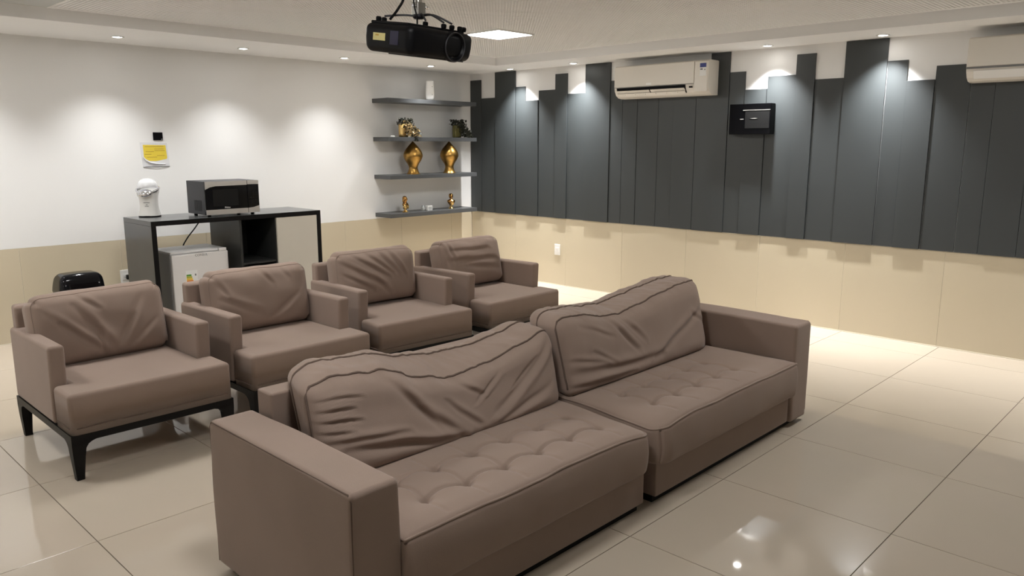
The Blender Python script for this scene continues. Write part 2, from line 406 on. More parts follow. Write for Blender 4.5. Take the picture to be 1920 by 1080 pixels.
def ceiling_panel(x, y, label, lit=True, s=0.22):
    t = thing('ceiling_light', label, 'ceiling light', (x, y, HC), group='square ceiling light panels')
    bm = bmesh.new()
    for a in ((-s, s, -s, -s + 0.012), (-s, s, s - 0.012, s), (-s, -s + 0.012, -s + 0.012, s - 0.012), (s - 0.012, s, -s + 0.012, s - 0.012)):
        add_box(bm, *a, -0.012, 0.0)
    bm_obj('frame', bm, 'white_plastic', t)
    box('diffuser', -s + 0.012, s - 0.012, -s + 0.012, s - 0.012, -0.010, -0.002, 'panel_light' if lit else 'unlit_diffuser', t)
    return t
ceiling_panel(5.02, 4.99, 'lit square white ceiling light panel beside the hanging projector')
ceiling_panel(0.20, 5.00, 'lit square ceiling light panel above the armchair nearest the left')
ceiling_panel(4.75, 1.30, 'lit square ceiling light panel above the far end of the sofa')
ceiling_panel(2.35, 4.75, 'lit square ceiling light panel above the middle of the armchair row')
ceiling_panel(1.40, 1.90, 'lit square ceiling light panel above the near end of the sofa')
ceiling_panel(1.64, 6.10, 'unlit grey square ceiling light panel at the soffit corner upper left', lit=False)

# ================================================================== sofa (two modules)
PIPE = 0.0055
def sofa_seat(parent, x0, x1, y0, y1, zb, zt, round_left, round_right, tufts, sag):
    hx, hy, hz = (x1 - x0) / 2, (y1 - y0) / 2, (zt - zb) / 2; cx, cy, cz = (x0 + x1) / 2, (y0 + y1) / 2, (zt + zb) / 2
    r = 0.022
    rows = sorted({round(t[1], 3) for t in tufts}); xcols = sorted({round(t[0], 3) for t in tufts})
    def deform(p):
        x, y, z = p.x + cx, p.y + cy, p.z + cz
        RC = 0.085                                        # rounded front corners in plan
        for on, sx, xe in ((round_left, -1, x0), (round_right, 1, x1)):
            if on:
                dx = sx * (x - xe) + RC; dy = (y0 + RC) - y
                if dx > 0 and dy > 0:
                    s = max(dx, dy) / math.hypot(dx, dy); x = xe - sx * RC + sx * dx * s; y = y0 + RC - dy * s
        w = (z - zb) / (zt - zb)
        u = (x - x0) / (x1 - x0)
        # drop of the outer corner and gentle waves of the front edge
        ed = max(0, 1 - (y - y0) / 0.5)
        z += w * (sag(u) * ed + 0.006 * math.sin(9 * u * (x1 - x0)) * ed * 0.5)
        if y < y0 + 0.05:                                 # bulging front border
            y -= 0.014 * math.sin(math.pi * max(0, min(1, w))) + 0.004 * noise.noise(Vector((x * 6, z * 8, 2)))
        top = max(0, min(1, (w - 0.72) / 0.25))
        if top > 0:
            inx = max(0, min(1, min(x - x0, x1 - x) / 0.10)); iny = max(0, min(1, (y - y0) / 0.09))
            h = 0.018 * (1 - (1 - inx) ** 2) * (1 - (1 - iny) ** 2)
            for tx, ty in tufts:
                d2 = (x - tx) ** 2 + (y - ty) ** 2
                if d2 < 0.02: h -= 0.024 * math.exp(-d2 / 0.018 ** 2) + 0.012 * math.exp(-d2 / 0.060 ** 2)
            for ty in rows:                               # stitched arcs from tuft to tuft
                for a, b in zip(xcols[:-1], xcols[1:]):
                    if a - 0.02 < x < b + 0.02:
                        t = (x - a) / (b - a); yc = ty + 0.022 * math.sin(math.pi * max(0, min(1, t)))
                        f = 1 if 0 <= t <= 1 else 0.4
                        h -= 0.0115 * f * math.exp(-((y - yc) / 0.008) ** 2)
            for tx in xcols:
                if rows[0] - 0.14 < y < rows[-1] + 0.12:
                    k = 1.0 if rows[0] < y < rows[-1] else 0.55
                    xc = tx + 0.012 * math.sin((y - rows[0]) * 16)
                    h -= 0.0080 * k * math.exp(-((x - xc) / 0.008) ** 2)
            h += 0.0025 * noise.noise(Vector((x * 7, y * 7, 0)))
            z += top * h
        return Vector((x, y, z))
    s = softbox('seat_cushion', (hx, hy, hz), r, (int((x1 - x0) / 0.0072), int((y1 - y0) / 0.0072), 10), deform, 'fabric', parent)
    # piping round the upper rim and a seam round the lower rim
    q = r * 0.29
    for zz, nm, rad, mt_ in ((hz - q, 'piping', PIPE, 'fabric'), (hz - q - 0.010, 'seam', 0.0032, 'fabric_pipe')):
        path = []
        n = 90
        for i in range(n + 1): path.append((-hx + q, hy - q - (2 * hy - 2 * q) * i / n, zz))
        for i in range(1, n * 2 + 1): path.append((-hx + q + (2 * hx - 2 * q) * i / (n * 2), -hy + q, zz))
        for i in range(1, n + 1): path.append((hx - q, -hy + q + (2 * hy - 2 * q) * i / n, zz))
        pts = [deform(Vector(p)) for p in path]
        pts = [p for i, p in enumerate(pts) if i == 0 or (p - pts[i - 1]).length > 1e-4]
        tube(nm, pts, rad, mt_, s, n=6)
    return s
def sofa_cushion(parent, x0, x1, xt0, xt1, prof, prof_b, bot, folds, seed):
    """prof: (u list, z list) of the top edge; bot: bottom z; the cushion leans back"""
    h = (0.70, 0.10, 0.21); r = 0.045
    asp = 1.39 / 0.36
    def surf(u, v, w):
        """u along x, v up, w 0 front .. 1 back"""
        t_ = max(0, min(1, w / 0.62)); zt = lin(u, *prof) * (1 - t_) + lin(u, *prof_b) * t_; zb = bot
        x = (x0 + (x1 - x0) * u) * (1 - v) + (xt0 + (xt1 - xt0) * u) * v
        x += (1 - u) * 0.075 * w
        z = zb + (zt - zb) * v
        yfr = 2.350 + 0.125 * v; ybk = 2.570 + 0.165 * v
        y = yfr + (ybk - yfr) * w
        return Vector((x, y, z))
    def deform(p):
        u, w, v = (p.x + h[0]) / (2 * h[0]), (p.y + h[1]) / (2 * h[1]), (p.z + h[2]) / (2 * h[2])
        q = surf(u, v, w)
        eu = max(0, min(1, min(u, 1 - u) / 0.10)); ev = max(0, min(1, min(v, 1 - v) / 0.22))
        b = (1 - (1 - eu) ** 2) * (1 - (1 - ev) ** 2)
        if w < 0.25:
            f = 1 - w / 0.25
            d = 0.050 * b
            for a, bb, wd, amp in folds: d += crease(u, v, a, bb, wd, asp, amp) * (0.35 + 0.65 * b)
            d += 0.006 * b * noise.noise(Vector((u * 9, v * 4, seed)))
            q.y -= d * f
        elif w > 0.75:
            k_ = (w - 0.75) / 0.25
            q.y += 0.030 * b * k_
            if v > 0.75: q.z += (0.004 + 0.006 * math.sin(u * 23 + seed)) * eu * k_
        if v > 0.9:                                        # wrinkled upper band
            q.z += (0.006 * noise.noise(Vector((u * 26, w * 3, seed + 5))) + 0.004 * noise.noise(Vector((u * 60 + w * 8, 0, seed)))) * eu * (1 if 0.05 < w < 0.95 else 0.4)
        return q
    c = softbox('back_cushion', h, r, (130, 16, 46), deform, 'fabric', parent, k=5)
    k = r * 0.29
    for wy in (-h[1] + k, -h[1] + 2 * h[1] * 0.63):
        path = []; n = 60; front = wy < -h[1] * 0.5
        H0, H1 = (h[0] - k, h[2] - k) if front else (h[0], h[2]); rc = 0.035
        path += [(H0, wy, -H1 + rc + (2 * H1 - 2 * rc) * i / 30) for i in range(30)]
        for i in range(n * 2 + 1): path.append((H0 - 0.012 - (2 * H0 - 0.024) * i / (n * 2), wy, H1))
        path += [(-H0, wy, H1 - rc - (2 * H1 - 2 * rc) * i / 30) for i in range(30)]
        if front:
            path += [(-H0 + rc + (2 * H0 - 2 * rc) * i / n, wy, -H1) for i in range(n)]
            path = [Vector((p[0] - math.copysign(0.3 * rc, p[0]) if abs(abs(p[2]) - H1) < 0.02 and abs(p[0]) > H0 - 0.02 else p[0], p[1], p[2])) for p in path]
        else: path = [round_pt(Vector(p), h, r) for p in path]
        tube('piping', [deform(Vector(p)) for p in path], PIPE, 'fabric_pipe', c, n=6, closed=front)
    return c
def sofa_arm(parent, x0, x1, y0, y1, z0, z1, outer):
    cx, cy, cz = (x0 + x1) / 2, (y0 + y1) / 2, (z0 + z1) / 2
    def deform(p):
        q = p + Vector((cx, cy, cz))
        w = (q.z - z0) / (z1 - z0)
        n_ = noise.noise(Vector((q.x * 3, q.y * 3, q.z * 3)))
        if abs(p.x) > (x1 - x0) / 2 - 0.02: q.x += 0.004 * n_ * (1 if p.x > 0 else -1) + 0.005 * math.sin(math.pi * max(0, min(1, w))) * (1 if p.x > 0 else -1)
        if w > 0.95: q.z += 0.004 * n_ + 0.006 * math.sin(math.pi * max(0, min(1, (q.y - y0) / (y1 - y0))))
        return q
    a = softbox('arm', ((x1 - x0) / 2, (y1 - y0) / 2, (z1 - z0) / 2), 0.018, (8, 36, 24), deform, 'fabric', parent)
    xe = outer; zt = z1 - 0.005
    pts = [(xe, y1 - 0.006, z0 + 0.01), (xe, y1 - 0.006, zt - 0.02), (xe, y1 - 0.02, zt), (xe, y0 + 0.02, zt), (xe, y0 + 0.006, zt - 0.02), (xe, y0 + 0.006, z0 + 0.01)]
    out = []
    for p, q in zip(pts[:-1], pts[1:]):
        out += [Vector(p).lerp(Vector(q), i / 20) for i in range(20)]
    tube('seam', out, 0.0028, 'fabric_pipe', a, n=6)
    return a
A = 1.2
# -- near module, left arm
m1 = thing('sofa_module', 'brown fabric sofa half nearest the camera, with the left armrest and tufted seat', 'sofa', (0, 0, 0), group='two halves of the brown sofa')
sofa_arm(m1, 1.225, 1.408, 1.845, 2.785, 0.030, 0.620, 1.229)
box('base', 1.408, 2.808, 1.862, 2.70, 0.036, 0.215, 'fabric', m1, bev=0.006)
box('backrest', 1.420, 2.815, 2.655, 2.765, 0.03, 0.705, 'fabric', m1, bev=0.010, seg=3)
box('plinth', 1.26, 2.790, 1.885, 2.74, 0.0, 0.036, 'black_wood', m1)
sofa_seat(m1, 1.410, 2.826, 1.828, 2.655, 0.196, 0.402, False, True, [(1.635 + 0.2 * i, y) for i in range(6) for y in (1.998, 2.185)],
          lambda u: 0.008 - 0.045 * max(0, (u - 0.8) / 0.2) ** 2)
f1 = [((0.24, 0.95), (0.50, 0.16), 0.060, 0.016), ((0.47, 0.66), (0.58, 0.20), 0.040, 0.013), ((0.51, 0.98), (0.61, 0.62), 0.035, 0.012), ((0.98, 0.92), (0.66, 0.30), 0.055, 0.014),
      ((0.92, 0.35), (0.66, 0.14), 0.050, 0.010), ((0.88, 0.80), (0.75, 0.55), 0.03, 0.008), ((0.08, 0.32), (0.50, 0.12), 0.05, 0.016),
      ((0.01, 0.84), (0.16, 0.78), 0.016, 0.008), ((0.01, 0.74), (0.13, 0.68), 0.016, 0.008), ((0.01, 0.64), (0.15, 0.56), 0.016, 0.009), ((0.01, 0.54), (0.12, 0.46), 0.016, 0.008),
      ((0.02, 0.42), (0.30, 0.34), 0.03, 0.011), ((0.36, 0.60), (0.42, 0.30), 0.035, 0.009), ((0.70, 0.85), (0.58, 0.55), 0.03, 0.008)]
sofa_cushion(m1, 1.430, 2.800, 1.445, 2.852, ([0, .10, .25, .42, .52, .68, .85, .96, 1], [.765, .788, .765, .680, .645, .668, .715, .757, .748]),
             ([0, .08, .25, .42, .55, .68, .85, .95, 1], [.770, .800, .785, .735, .715, .712, .735, .765, .755]), 0.395, f1, 1.0)
# -- far module, right arm
m2 = thing('sofa_module', 'brown fabric sofa half farther from the camera, with the right armrest by the open floor', 'sofa', (0, 0, 0), group='two halves of the brown sofa')
sofa_arm(m2, 4.290, 4.492, 1.835, 2.785, 0.030, 0.620, 4.488)
box('base', 2.895, 4.286, 1.855, 2.70, 0.036, 0.215, 'fabric', m2, bev=0.006)
box('backrest', 2.880, 4.288, 2.655, 2.765, 0.03, 0.712, 'fabric', m2, bev=0.010, seg=3)
box('plinth', 2.905, 4.440, 1.880, 2.74, 0.0, 0.036, 'black_wood', m2)
sofa_seat(m2, 2.866, 4.286, 1.815, 2.655, 0.200, 0.402, True, False, [(3.085 + 0.2 * i, y) for i in range(5) for y in (2.005, 2.195)],
          lambda u: 0.004 - 0.042 * max(0, (0.2 - u) / 0.2) ** 2)
f2 = [((0.30, 0.95), (0.44, 0.42), 0.040, 0.013), ((0.38, 0.95), (0.50, 0.50), 0.035, 0.009), ((0.02, 0.30), (0.60, 0.22), 0.055, 0.015), ((0.55, 0.20), (0.97, 0.62), 0.05, 0.013),
      ((0.02, 0.14), (0.40, 0.12), 0.035, 0.012), ((0.15, 0.52), (0.28, 0.34), 0.03, 0.007), ((0.10, 0.85), (0.30, 0.70), 0.03, 0.006), ((0.85, 0.60), (0.98, 0.40), 0.03, 0.007),
      ((0.02, 0.46), (0.22, 0.36), 0.03, 0.008)]
sofa_cushion(m2, 2.852, 4.190, 2.872, 4.232, ([0, .06, .16, .30, .40, .55, .70, .88, .97, 1], [.775, .800, .790, .752, .742, .770, .808, .836, .838, .825]),
             ([0, .06, .16, .30, .40, .55, .70, .88, .97, 1], [.765, .790, .790, .772, .765, .785, .808, .830, .832, .820]), 0.400, f2, 7.0)

# ================================================================== armchairs
def chair_cushion(parent, seed, folds, dx=0.0, dz=0.0, lean=0.16, tilt=0.0):
    h = (0.362, 0.078, 0.205); r = 0.06; asp = 0.72 / 0.41
    ca, sa = math.cos(-lean), math.sin(-lean)
    def deform(p):
        u, w, v = (p.x + h[0]) / (2 * h[0]), (p.y + h[1]) / (2 * h[1]), (p.z + h[2]) / (2 * h[2])
        q = p.copy()
        RC = 0.075                                        # rounded upper corners
        for sx in (-1, 1):
            for sz, rc in ((1, RC), (-1, 0.04)):
                ex = sx * q.x - (h[0] - rc); ez = sz * q.z - (h[2] - rc)
                if ex > 0 and ez > 0:
                    s = max(ex, ez) / math.hypot(ex, ez); q.x = sx * (h[0] - rc + ex * s); q.z = sz * (h[2] - rc + ez * s)
        eu = max(0, min(1, min(u, 1 - u) / 0.3)); ev = max(0, min(1, min(v, 1 - v) / 0.4)); b = (1 - (1 - eu) ** 2) * (1 - (1 - ev) ** 2)
        if w < 0.3:
            d = 0.035 * b
            for a, bb, wd, amp in folds: d += crease(u, v, a, bb, wd, asp, amp) * (0.4 + 0.6 * b)
            d += 0.007 * noise.noise(Vector((u * 5, v * 3.5, seed)))
            q.y -= d * (1 - w / 0.3)
        elif w > 0.7: q.y += 0.03 * b * (w - 0.7) / 0.3
        q.z += 0.008 * noise.noise(Vector((u * 5, w * 3, seed + 3))) * (1 if v > 0.5 else 0.3)
        if tilt: q.x, q.z = q.x * math.cos(tilt) - q.z * math.sin(tilt), q.x * math.sin(tilt) + q.z * math.cos(tilt)
        y, z = q.y, q.z + h[2]
        y, z = y * ca - z * sa, y * sa + z * ca
        return Vector((q.x + 0.405 + dx, y + 0.655, z + 0.436 + dz))
    c = softbox('cushion', h, r, (64, 8, 40), deform, 'fabric', parent, k=5)
    # stitched side seam along the upper front rim
    k = r * 0.29; path = []
    for i in range(20): path.append((-h[0] + k, -h[1] + k, -h[2] + 0.03 + (2 * h[2] - 0.06) * i / 20))
    for i in range(61): path.append((-h[0] + k + (2 * h[0] - 2 * k) * i / 60, -h[1] + k, h[2] - k))
    for i in range(1, 21): path.append((h[0] - k, -h[1] + k, h[2] - 0.03 - (2 * h[2] - 0.06) * i / 20))
    tube('seam', [deform(Vector(p)) for p in path], 0.0022, 'fabric', c, n=5)
    return c
def armchair(x, y, rz, label, seed, folds, dx=0.0, dz=0.0, lean=0.16, tilt=0.0):
    """origin = front left corner on the floor, width 0.84 along x, depth 0.93 along y"""
    t = thing('armchair', label, 'armchair', (x, y, 0), rz, 'row of brown armchairs')
    W, D = 0.842, 0.93
    # seat: T shaped block
    pts = [(0.004, 0.0), (W - 0.004, 0.0), (W - 0.004, 0.235), (W - 0.082, 0.235), (W - 0.082, 0.80), (0.082, 0.80), (0.082, 0.235), (0.004, 0.235)]
    bm = bmesh.new()
    A_ = [bm.verts.new((p[0], p[1], 0.236)) for p in pts]; B_ = [bm.verts.new((p[0], p[1], 0.445)) for p in pts]
    bm.faces.new(A_[::-1]); bm.faces.new(B_)
    for i in range(8): bm.faces.new((A_[i], A_[(i + 1) % 8], B_[(i + 1) % 8], B_[i]))
    bmesh.ops.recalc_face_normals(bm, faces=bm.faces[:])
    top_e = [e for e in bm.edges if all(v.co.z > 0.4 for v in e.verts) and not (e.verts[0].co.y > 0.3 and e.verts[1].co.y > 0.3)]
    ver_e = [e for e in bm.edges if abs(e.verts[0].co.z - e.verts[1].co.z) > 0.1 and e.verts[0].co.y < 0.3]
    bmesh.ops.bevel(bm, geom=top_e + ver_e, offset=0.023, segments=5, profile=0.5, affect='EDGES')
    s = bm_obj('seat', bm, 'fabric', t, smooth=True, wn=True)
    tube('seam', [(0.003, 0.225, 0.270), (0.003, 0.03, 0.270), (0.012, 0.009, 0.270), (0.035, -0.0005, 0.270), (W - 0.035, -0.0005, 0.270), (W - 0.012, 0.009, 0.270), (W - 0.003, 0.03, 0.270), (W - 0.003, 0.225, 0.270)], 0.0025, 'fabric_pipe', s, n=5)
    # arms: slab with slightly raked front
    for sx in (0, 1):
        xa, xb = (0.0, 0.080) if sx == 0 else (W - 0.080, W)
        pp = [(0.252, 0.236), (0.232, 0.648), (0.925, 0.640), (0.925, 0.236)]
        a = prism('arm', pp, 'x', xa, xb, 'fabric', t, bev=0.020, seg=4)
    prism('backrest', [(0.835, 0.236), (0.860, 0.762), (0.935, 0.768), (0.935, 0.236)], 'x', 0.022, W - 0.022, 'fabric', t, bev=0.018, seg=4)
    chair_cushion(t, seed, folds, dx, dz, lean, tilt)
    # black frame and legs
    bm = bmesh.new()
    add_box(bm, 0.0, W, 0.0, 0.035, 0.200, 0.237); add_box(bm, 0.0, W, D - 0.03, D + 0.005, 0.200, 0.237)
    add_box(bm, 0.0, 0.035, 0.035, D - 0.03, 0.200, 0.237); add_box(bm, W - 0.035, W, 0.035, D - 0.03, 0.200, 0.237)
    bm_obj('frame', bm, 'black_wood', t)
    for lx, ly, sx, sy in ((0, 0, 1, 1), (W, 0, -1, 1), (0, D + 0.005, 1, -1), (W, D + 0.005, -1, -1)):
        b = bmesh.new(); prev = None
        for z, w, off in ((0.202, 0.120, 0.0), (0.194, 0.094, 0.0), (0.184, 0.077, 0.0), (0.165, 0.064, 0.001), (0.12, 0.055, 0.003), (0.06, 0.045, 0.007), (0.0, 0.036, 0.011)):
            ring = [b.verts.new((lx + sx * p, ly + sy * q, z)) for p, q in ((off, off), (off + w, off), (off + w, off + 0.038), (off + 0.038, off + 0.038), (off + 0.038, off + w), (off, off + w))]
            if prev:
                for i in range(6): b.faces.new((prev[i], prev[(i + 1) % 6], ring[(i + 1) % 6], ring[i]))
            else: b.faces.new(ring)
            prev = ring
        b.faces.new(prev)
        bm_obj('leg', b, 'black_wood', t)
    return t
fa = [((0.30, 0.80), (0.55, 0.12), 0.045, 0.012), ((0.20, 0.55), (0.48, 0.08), 0.04, 0.012), ((0.45, 0.42), (0.47, 0.05), 0.03, 0.012), ((0.72, 0.55), (0.56, 0.08), 0.04, 0.012), ((0.80, 0.80), (0.62, 0.30), 0.05, 0.008),
      ((0.08, 0.78), (0.30, 0.40), 0.035, 0.008), ((0.30, 0.98), (0.48, 0.70), 0.03, 0.009), ((0.90, 0.45), (0.65, 0.10), 0.035, 0.008)]
fb = [((0.10, 0.55), (0.45, 0.25), 0.05, 0.007), ((0.48, 0.95), (0.60, 0.70), 0.035, 0.008), ((0.85, 0.50), (0.55, 0.15), 0.045, 0.009), ((0.08, 0.85), (0.16, 0.60), 0.03, 0.008), ((0.70, 0.95), (0.78, 0.75), 0.03, 0.006)]
fc = [((0.05, 0.80), (0.55, 0.30), 0.04, 0.012), ((0.18, 0.92), (0.60, 0.45), 0.035, 0.011), ((0.34, 0.95), (0.66, 0.50), 0.03, 0.011), ((0.50, 0.97), (0.72, 0.50), 0.03, 0.011), ((0.62, 0.97), (0.82, 0.45), 0.035, 0.011),
      ((0.05, 0.60), (0.40, 0.25), 0.035, 0.010), ((0.40, 0.50), (0.60, 0.15), 0.04, 0.009)]
fd = [((0.15, 0.75), (0.75, 0.72), 0.04, 0.009), ((0.10, 0.55), (0.85, 0.50), 0.045, 0.009), ((0.05, 0.92), (0.12, 0.45), 0.035, 0.011), ((0.12, 0.98), (0.20, 0.50), 0.03, 0.009), ((0.30, 0.92), (0.75, 0.88), 0.03, 0.007), ((0.40, 0.40), (0.85, 0.30), 0.05, 0.007)]
armchair(1.100, 4.060, R_(0.0), 'brown armchair nearest the camera on the left, its black front legs in full view', 11.0, fa, dx=-0.012, dz=0.0, tilt=R_(1.2))
armchair(2.072, 4.075, R_(0.0), 'brown armchair in front of the white mini fridge, second from the left', 23.0, fb, dx=0.005, dz=0.01, lean=0.13)
armchair(3.062, 4.195, R_(-3.0), 'brown armchair with deeply creased cushion, third from the left', 37.0, fc, dx=0.0, lean=0.13, dz=0.02)
armchair(4.098, 4.175, R_(0.5), 'brown armchair farthest right in the row, beside the tiled wall', 51.0, fd, dx=0.012, lean=0.22, dz=0.018)

# ================================================================== console with cabinet
cons = thing('console', 'long black console counter with one cream door against the white wall', 'console', (2.466, 6.389, 0))
KS = 0.943; cons.scale = (KS, KS, KS)
CW, CDp, CH, CT = 1.660, 0.615, 1.102, 0.042
box('top', 0, CW, 0, CDp, CH - CT, CH, 'console_top', cons, bev=0.0015, seg=1)
box('front_edge', 0.0, CW, -0.0015, 0.0, CH - CT, CH - 0.001, 'black_wood', cons)
for a in (0.0, CW - CT):
    o = box('side_panel', a, a + CT, 0, CDp, 0.0, CH - CT, 'console_top', cons, bev=0.0015, seg=1)
    box('front_edge', a, a + CT, -0.0015, 0.0, 0.0, CH - CT, 'black_wood', o)
box('divider', 0.800, 0.822, 0.012, CDp, 0.06, CH - CT, 'console_dark', cons)
box('divider', 1.166, 1.186, 0.020, CDp, 0.06, CH - CT, 'console_dark', cons)
box('back_panel', 0.822, CW - CT, CDp - 0.02, CDp, 0.06, CH - CT, 'console_dark', cons)
box('shelf', 0.822, 1.166, 0.03, CDp - 0.02, 0.635, 0.653, 'console_dark', cons)
box('bottom', 0.800, CW - CT, 0.012, CDp, 0.06, 0.08, 'console_dark', cons)
box('door', 1.176, CW - CT - 0.003, 0.0, 0.020, 0.085, CH - CT - 0.003, 'cream_door', cons, bev=0.0015, seg=1)

# ================================================================== fridge
fr = thing('mini_fridge', 'white mini fridge with energy sticker standing under the black console', 'fridge', (2.645, 6.478, 0))
fr.scale = (KS, KS, KS)
FW, FD, FH = 0.525, 0.44, 0.805
box('body', 0.0, FW, 0.055, FD, 0.03, FH - 0.022, 'fridge_shaded', fr, bev=0.006)
box('top', 0.0, FW, 0.03, FD, FH - 0.022, FH, 'fridge_white', fr, bev=0.006)
fdoor = box('door', 0.0, FW, 0.0, 0.048, 0.045, FH - 0.024, 'fridge_white', fr, bev=0.010, seg=3)
box('gasket', 0.012, FW - 0.012, 0.046, 0.057, 0.05, FH - 0.03, 'print_grey', fr)
box('hinge_cap', FW - 0.085, FW - 0.012, 0.004, 0.050, FH - 0.024, FH + 0.004, 'fridge_white', fr, bev=0.004)
text_mesh('logo', 'CONSUL', 0.030, 'print_grey', fdoor, (0.270, -0.0006, 0.762), (R_(90), 0, 0))
box('handle_groove', 0.03, 0.20, -0.0006, 0.001, 0.768, 0.772, 'print_light', fdoor)
st = box('energy_sticker', 0.115, 0.222, -0.0008, 0.001, 0.485, 0.632, 'sticker_white', fdoor)
for k, (mm, w) in enumerate((('sticker_green', 0.048), ('sticker_lime', 0.053), ('sticker_yellow', 0.058), ('sticker_orange', 0.063))):
    z = 0.596 - k * 0.017
    prism('band', [(0.120, z), (0.120 + w - 0.008, z), (0.120 + w, z - 0.006), (0.120 + w - 0.004, z - 0.0155), (0.120, z - 0.0155)], 'y', -0.0014, -0.0007, mm, st)
box('letter_mark', 0.197, 0.210, -0.0014, -0.0007, 0.580, 0.598, 'print_grey', st)
for sx in (0.04, FW - 0.04):
    for sy in (0.09, FD - 0.04): lathe('foot', [(0.016, 0), (0.018, 0.008), (0.014, 0.032)], 'black_plastic', fr, sx, sy, n=12)

# ================================================================== microwave
mv = thing('microwave', 'black and steel microwave oven on top of the console', 'microwave', (2.950, 6.436, CH * KS))
mv.scale = (KS, KS, KS)
MW_, MD, MZ0, MZ1 = 0.522, 0.375, 0.018, 0.318
case = box('case', 0.0, MW_, 0.020, MD, MZ0, MZ1, 'dark_metal', mv, bev=0.004)
for k in range(6):
    y = 0.085 + k * 0.026; box('vent_slot', -0.0012, 0.0008, y, y + 0.009, 0.050, 0.145, 'black_plastic', case)
xd = 0.405
door = thing('tmp', '', '') if False else None
dr = box('door', 0.0, xd, 0.0, 0.021, MZ0, MZ1, 'black_gloss', mv, bev=0.003)
prism('steel_band', [(0.002, MZ1 - 0.001), (xd - 0.002, MZ1 - 0.001), (xd - 0.002, MZ1 - 0.040), (0.10, MZ1 - 0.043), (0.045, MZ1 - 0.052), (0.002, MZ1 - 0.072)], 'y', -0.004, 0.001, 'steel', dr)
box('steel_band', 0.002, xd - 0.002, -0.004, 0.001, MZ0 + 0.001, MZ0 + 0.046, 'steel', dr)
box('window', 0.070, 0.315, -0.0015, 0.001, MZ0 + 0.075, MZ1 - 0.072, 'smoke_glass', dr)
text_mesh('logo', 'Philco', 0.022, 'print_light', dr, (0.205, -0.0012, MZ0 + 0.061), (R_(90), 0, 0))
cp = box('control_panel', xd + 0.003, MW_, 0.0, 0.021, MZ0, MZ1, 'black_gloss', mv, bev=0.003)
box('steel_band', xd + 0.004, MW_ - 0.001, -0.004, 0.001, MZ1 - 0.036, MZ1 - 0.001, 'steel', cp)
prism('steel_band', [(xd + 0.004, MZ0 + 0.001), (MW_ - 0.001, MZ0 + 0.001), (MW_ - 0.001, MZ0 + 0.065), (xd + 0.06, MZ0 + 0.050), (xd + 0.004, MZ0 + 0.046)], 'y', -0.004, 0.001, 'steel', cp)
for r_ in range(5):
    for c_ in range(3): box('button', xd + 0.024 + c_ * 0.027, xd + 0.042 + c_ * 0.027, -0.0012, 0.001, 0.105 + r_ * 0.024, 0.119 + r_ * 0.024, 'smoke_glass', cp)
box('display', xd + 0.024, xd + 0.096, -0.0012, 0.001, 0.236, 0.262, 'smoke_glass', cp)
for sx in (0.05, MW_ - 0.05):
    for sy in (0.05, MD - 0.05): lathe('foot', [(0.016, 0), (0.016, 0.019)], 'black_plastic', mv, sx, sy, n=12)
# mains lead
tag(tube('power_cord', spline([(3.16, 6.985, 1.030), (3.155, 6.99, 0.985), (3.09, 6.99, 0.90), (3.00, 6.985, 0.80), (2.95, 6.98, 0.70), (2.93, 6.98, 0.45), (2.90, 6.985, 0.02)]), 0.006, 'black_plastic'),
    'thin black power cord hanging behind the mini fridge under the console', 'cord')

# ================================================================== popcorn maker
pm = thing('popcorn_maker', 'small white popcorn maker with clear dome and chrome spout on the console', 'popcorn maker', (2.646, 6.856, CH * KS), rz=R_(-38))
pm.scale = (KS, KS, KS)
bm = bmesh.new()
rings = []
for z, ax_, ay in ((0.012, 0.092, 0.080), (0.03, 0.089, 0.077), (0.06, 0.080, 0.070), (0.10, 0.075, 0.067), (0.15, 0.076, 0.068), (0.20, 0.082, 0.073), (0.232, 0.088, 0.080), (0.262, 0.092, 0.086)):
    rings.append([bm.verts.new((ax_ * math.copysign(abs(math.cos(a)) ** 0.75, math.cos(a)), ay * math.copysign(abs(math.sin(a)) ** 0.75, math.sin(a)), z - (0.045 if z > 0.2 and math.sin(a) < -0.3 else 0.02 if z > 0.2 and math.sin(a) < 0.3 else 0))) for a in [2 * math.pi * i / 32 for i in range(32)]])
for a, b in zip(rings[:-1], rings[1:]):
    for i in range(32): bm.faces.new((a[i], a[(i + 1) % 32], b[(i + 1) % 32], b[i]))
bm.faces.new(rings[0][::-1]); bm.faces.new(rings[-1])
body = bm_obj('body', bm, 'white_plastic', pm, smooth=True); body.data.set_sharp_from_angle(angle=R_(50))
lathe('base', [(0.094, 0.0), (0.096, 0.006), (0.093, 0.013)], 'black_plastic', pm, n=32, sy=0.87)
bm = bmesh.new()                                           # chrome collar that dips to the front spout
pts = []
for i in range(33):
    a = 2 * math.pi * i / 32; s = math.sin(a); d = 0.5 - 0.5 * s
    pts.append(Vector((0.093 * math.cos(a), 0.086 * s - 0.018 * max(0, -s), 0.268 - 0.052 * d ** 1.6)))
tube_bm(bm, pts[:-1], 0.011, n=8, closed=True)
bm_obj('collar', bm, 'chrome', pm, smooth=True)
bm = bmesh.new(); rg = []
for y, w, z, hh in ((-0.070, 0.060, 0.222, 0.030), (-0.095, 0.058, 0.216, 0.030), (-0.118, 0.052, 0.210, 0.026), (-0.132, 0.040, 0.206, 0.018)):
    rg.append([bm.verts.new((w * math.cos(a), y, z + hh * math.sin(a))) for a in [2 * math.pi * i / 16 for i in range(16)]])
for a, b in zip(rg[:-1], rg[1:]):
    for i in range(16): bm.faces.new((a[i], a[(i + 1) % 16], b[(i + 1) % 16], b[i]))
bm.faces.new(rg[0]); bm.faces.new(rg[-1][::-1])
bm_obj('spout', bm, 'chrome', pm, smooth=True)
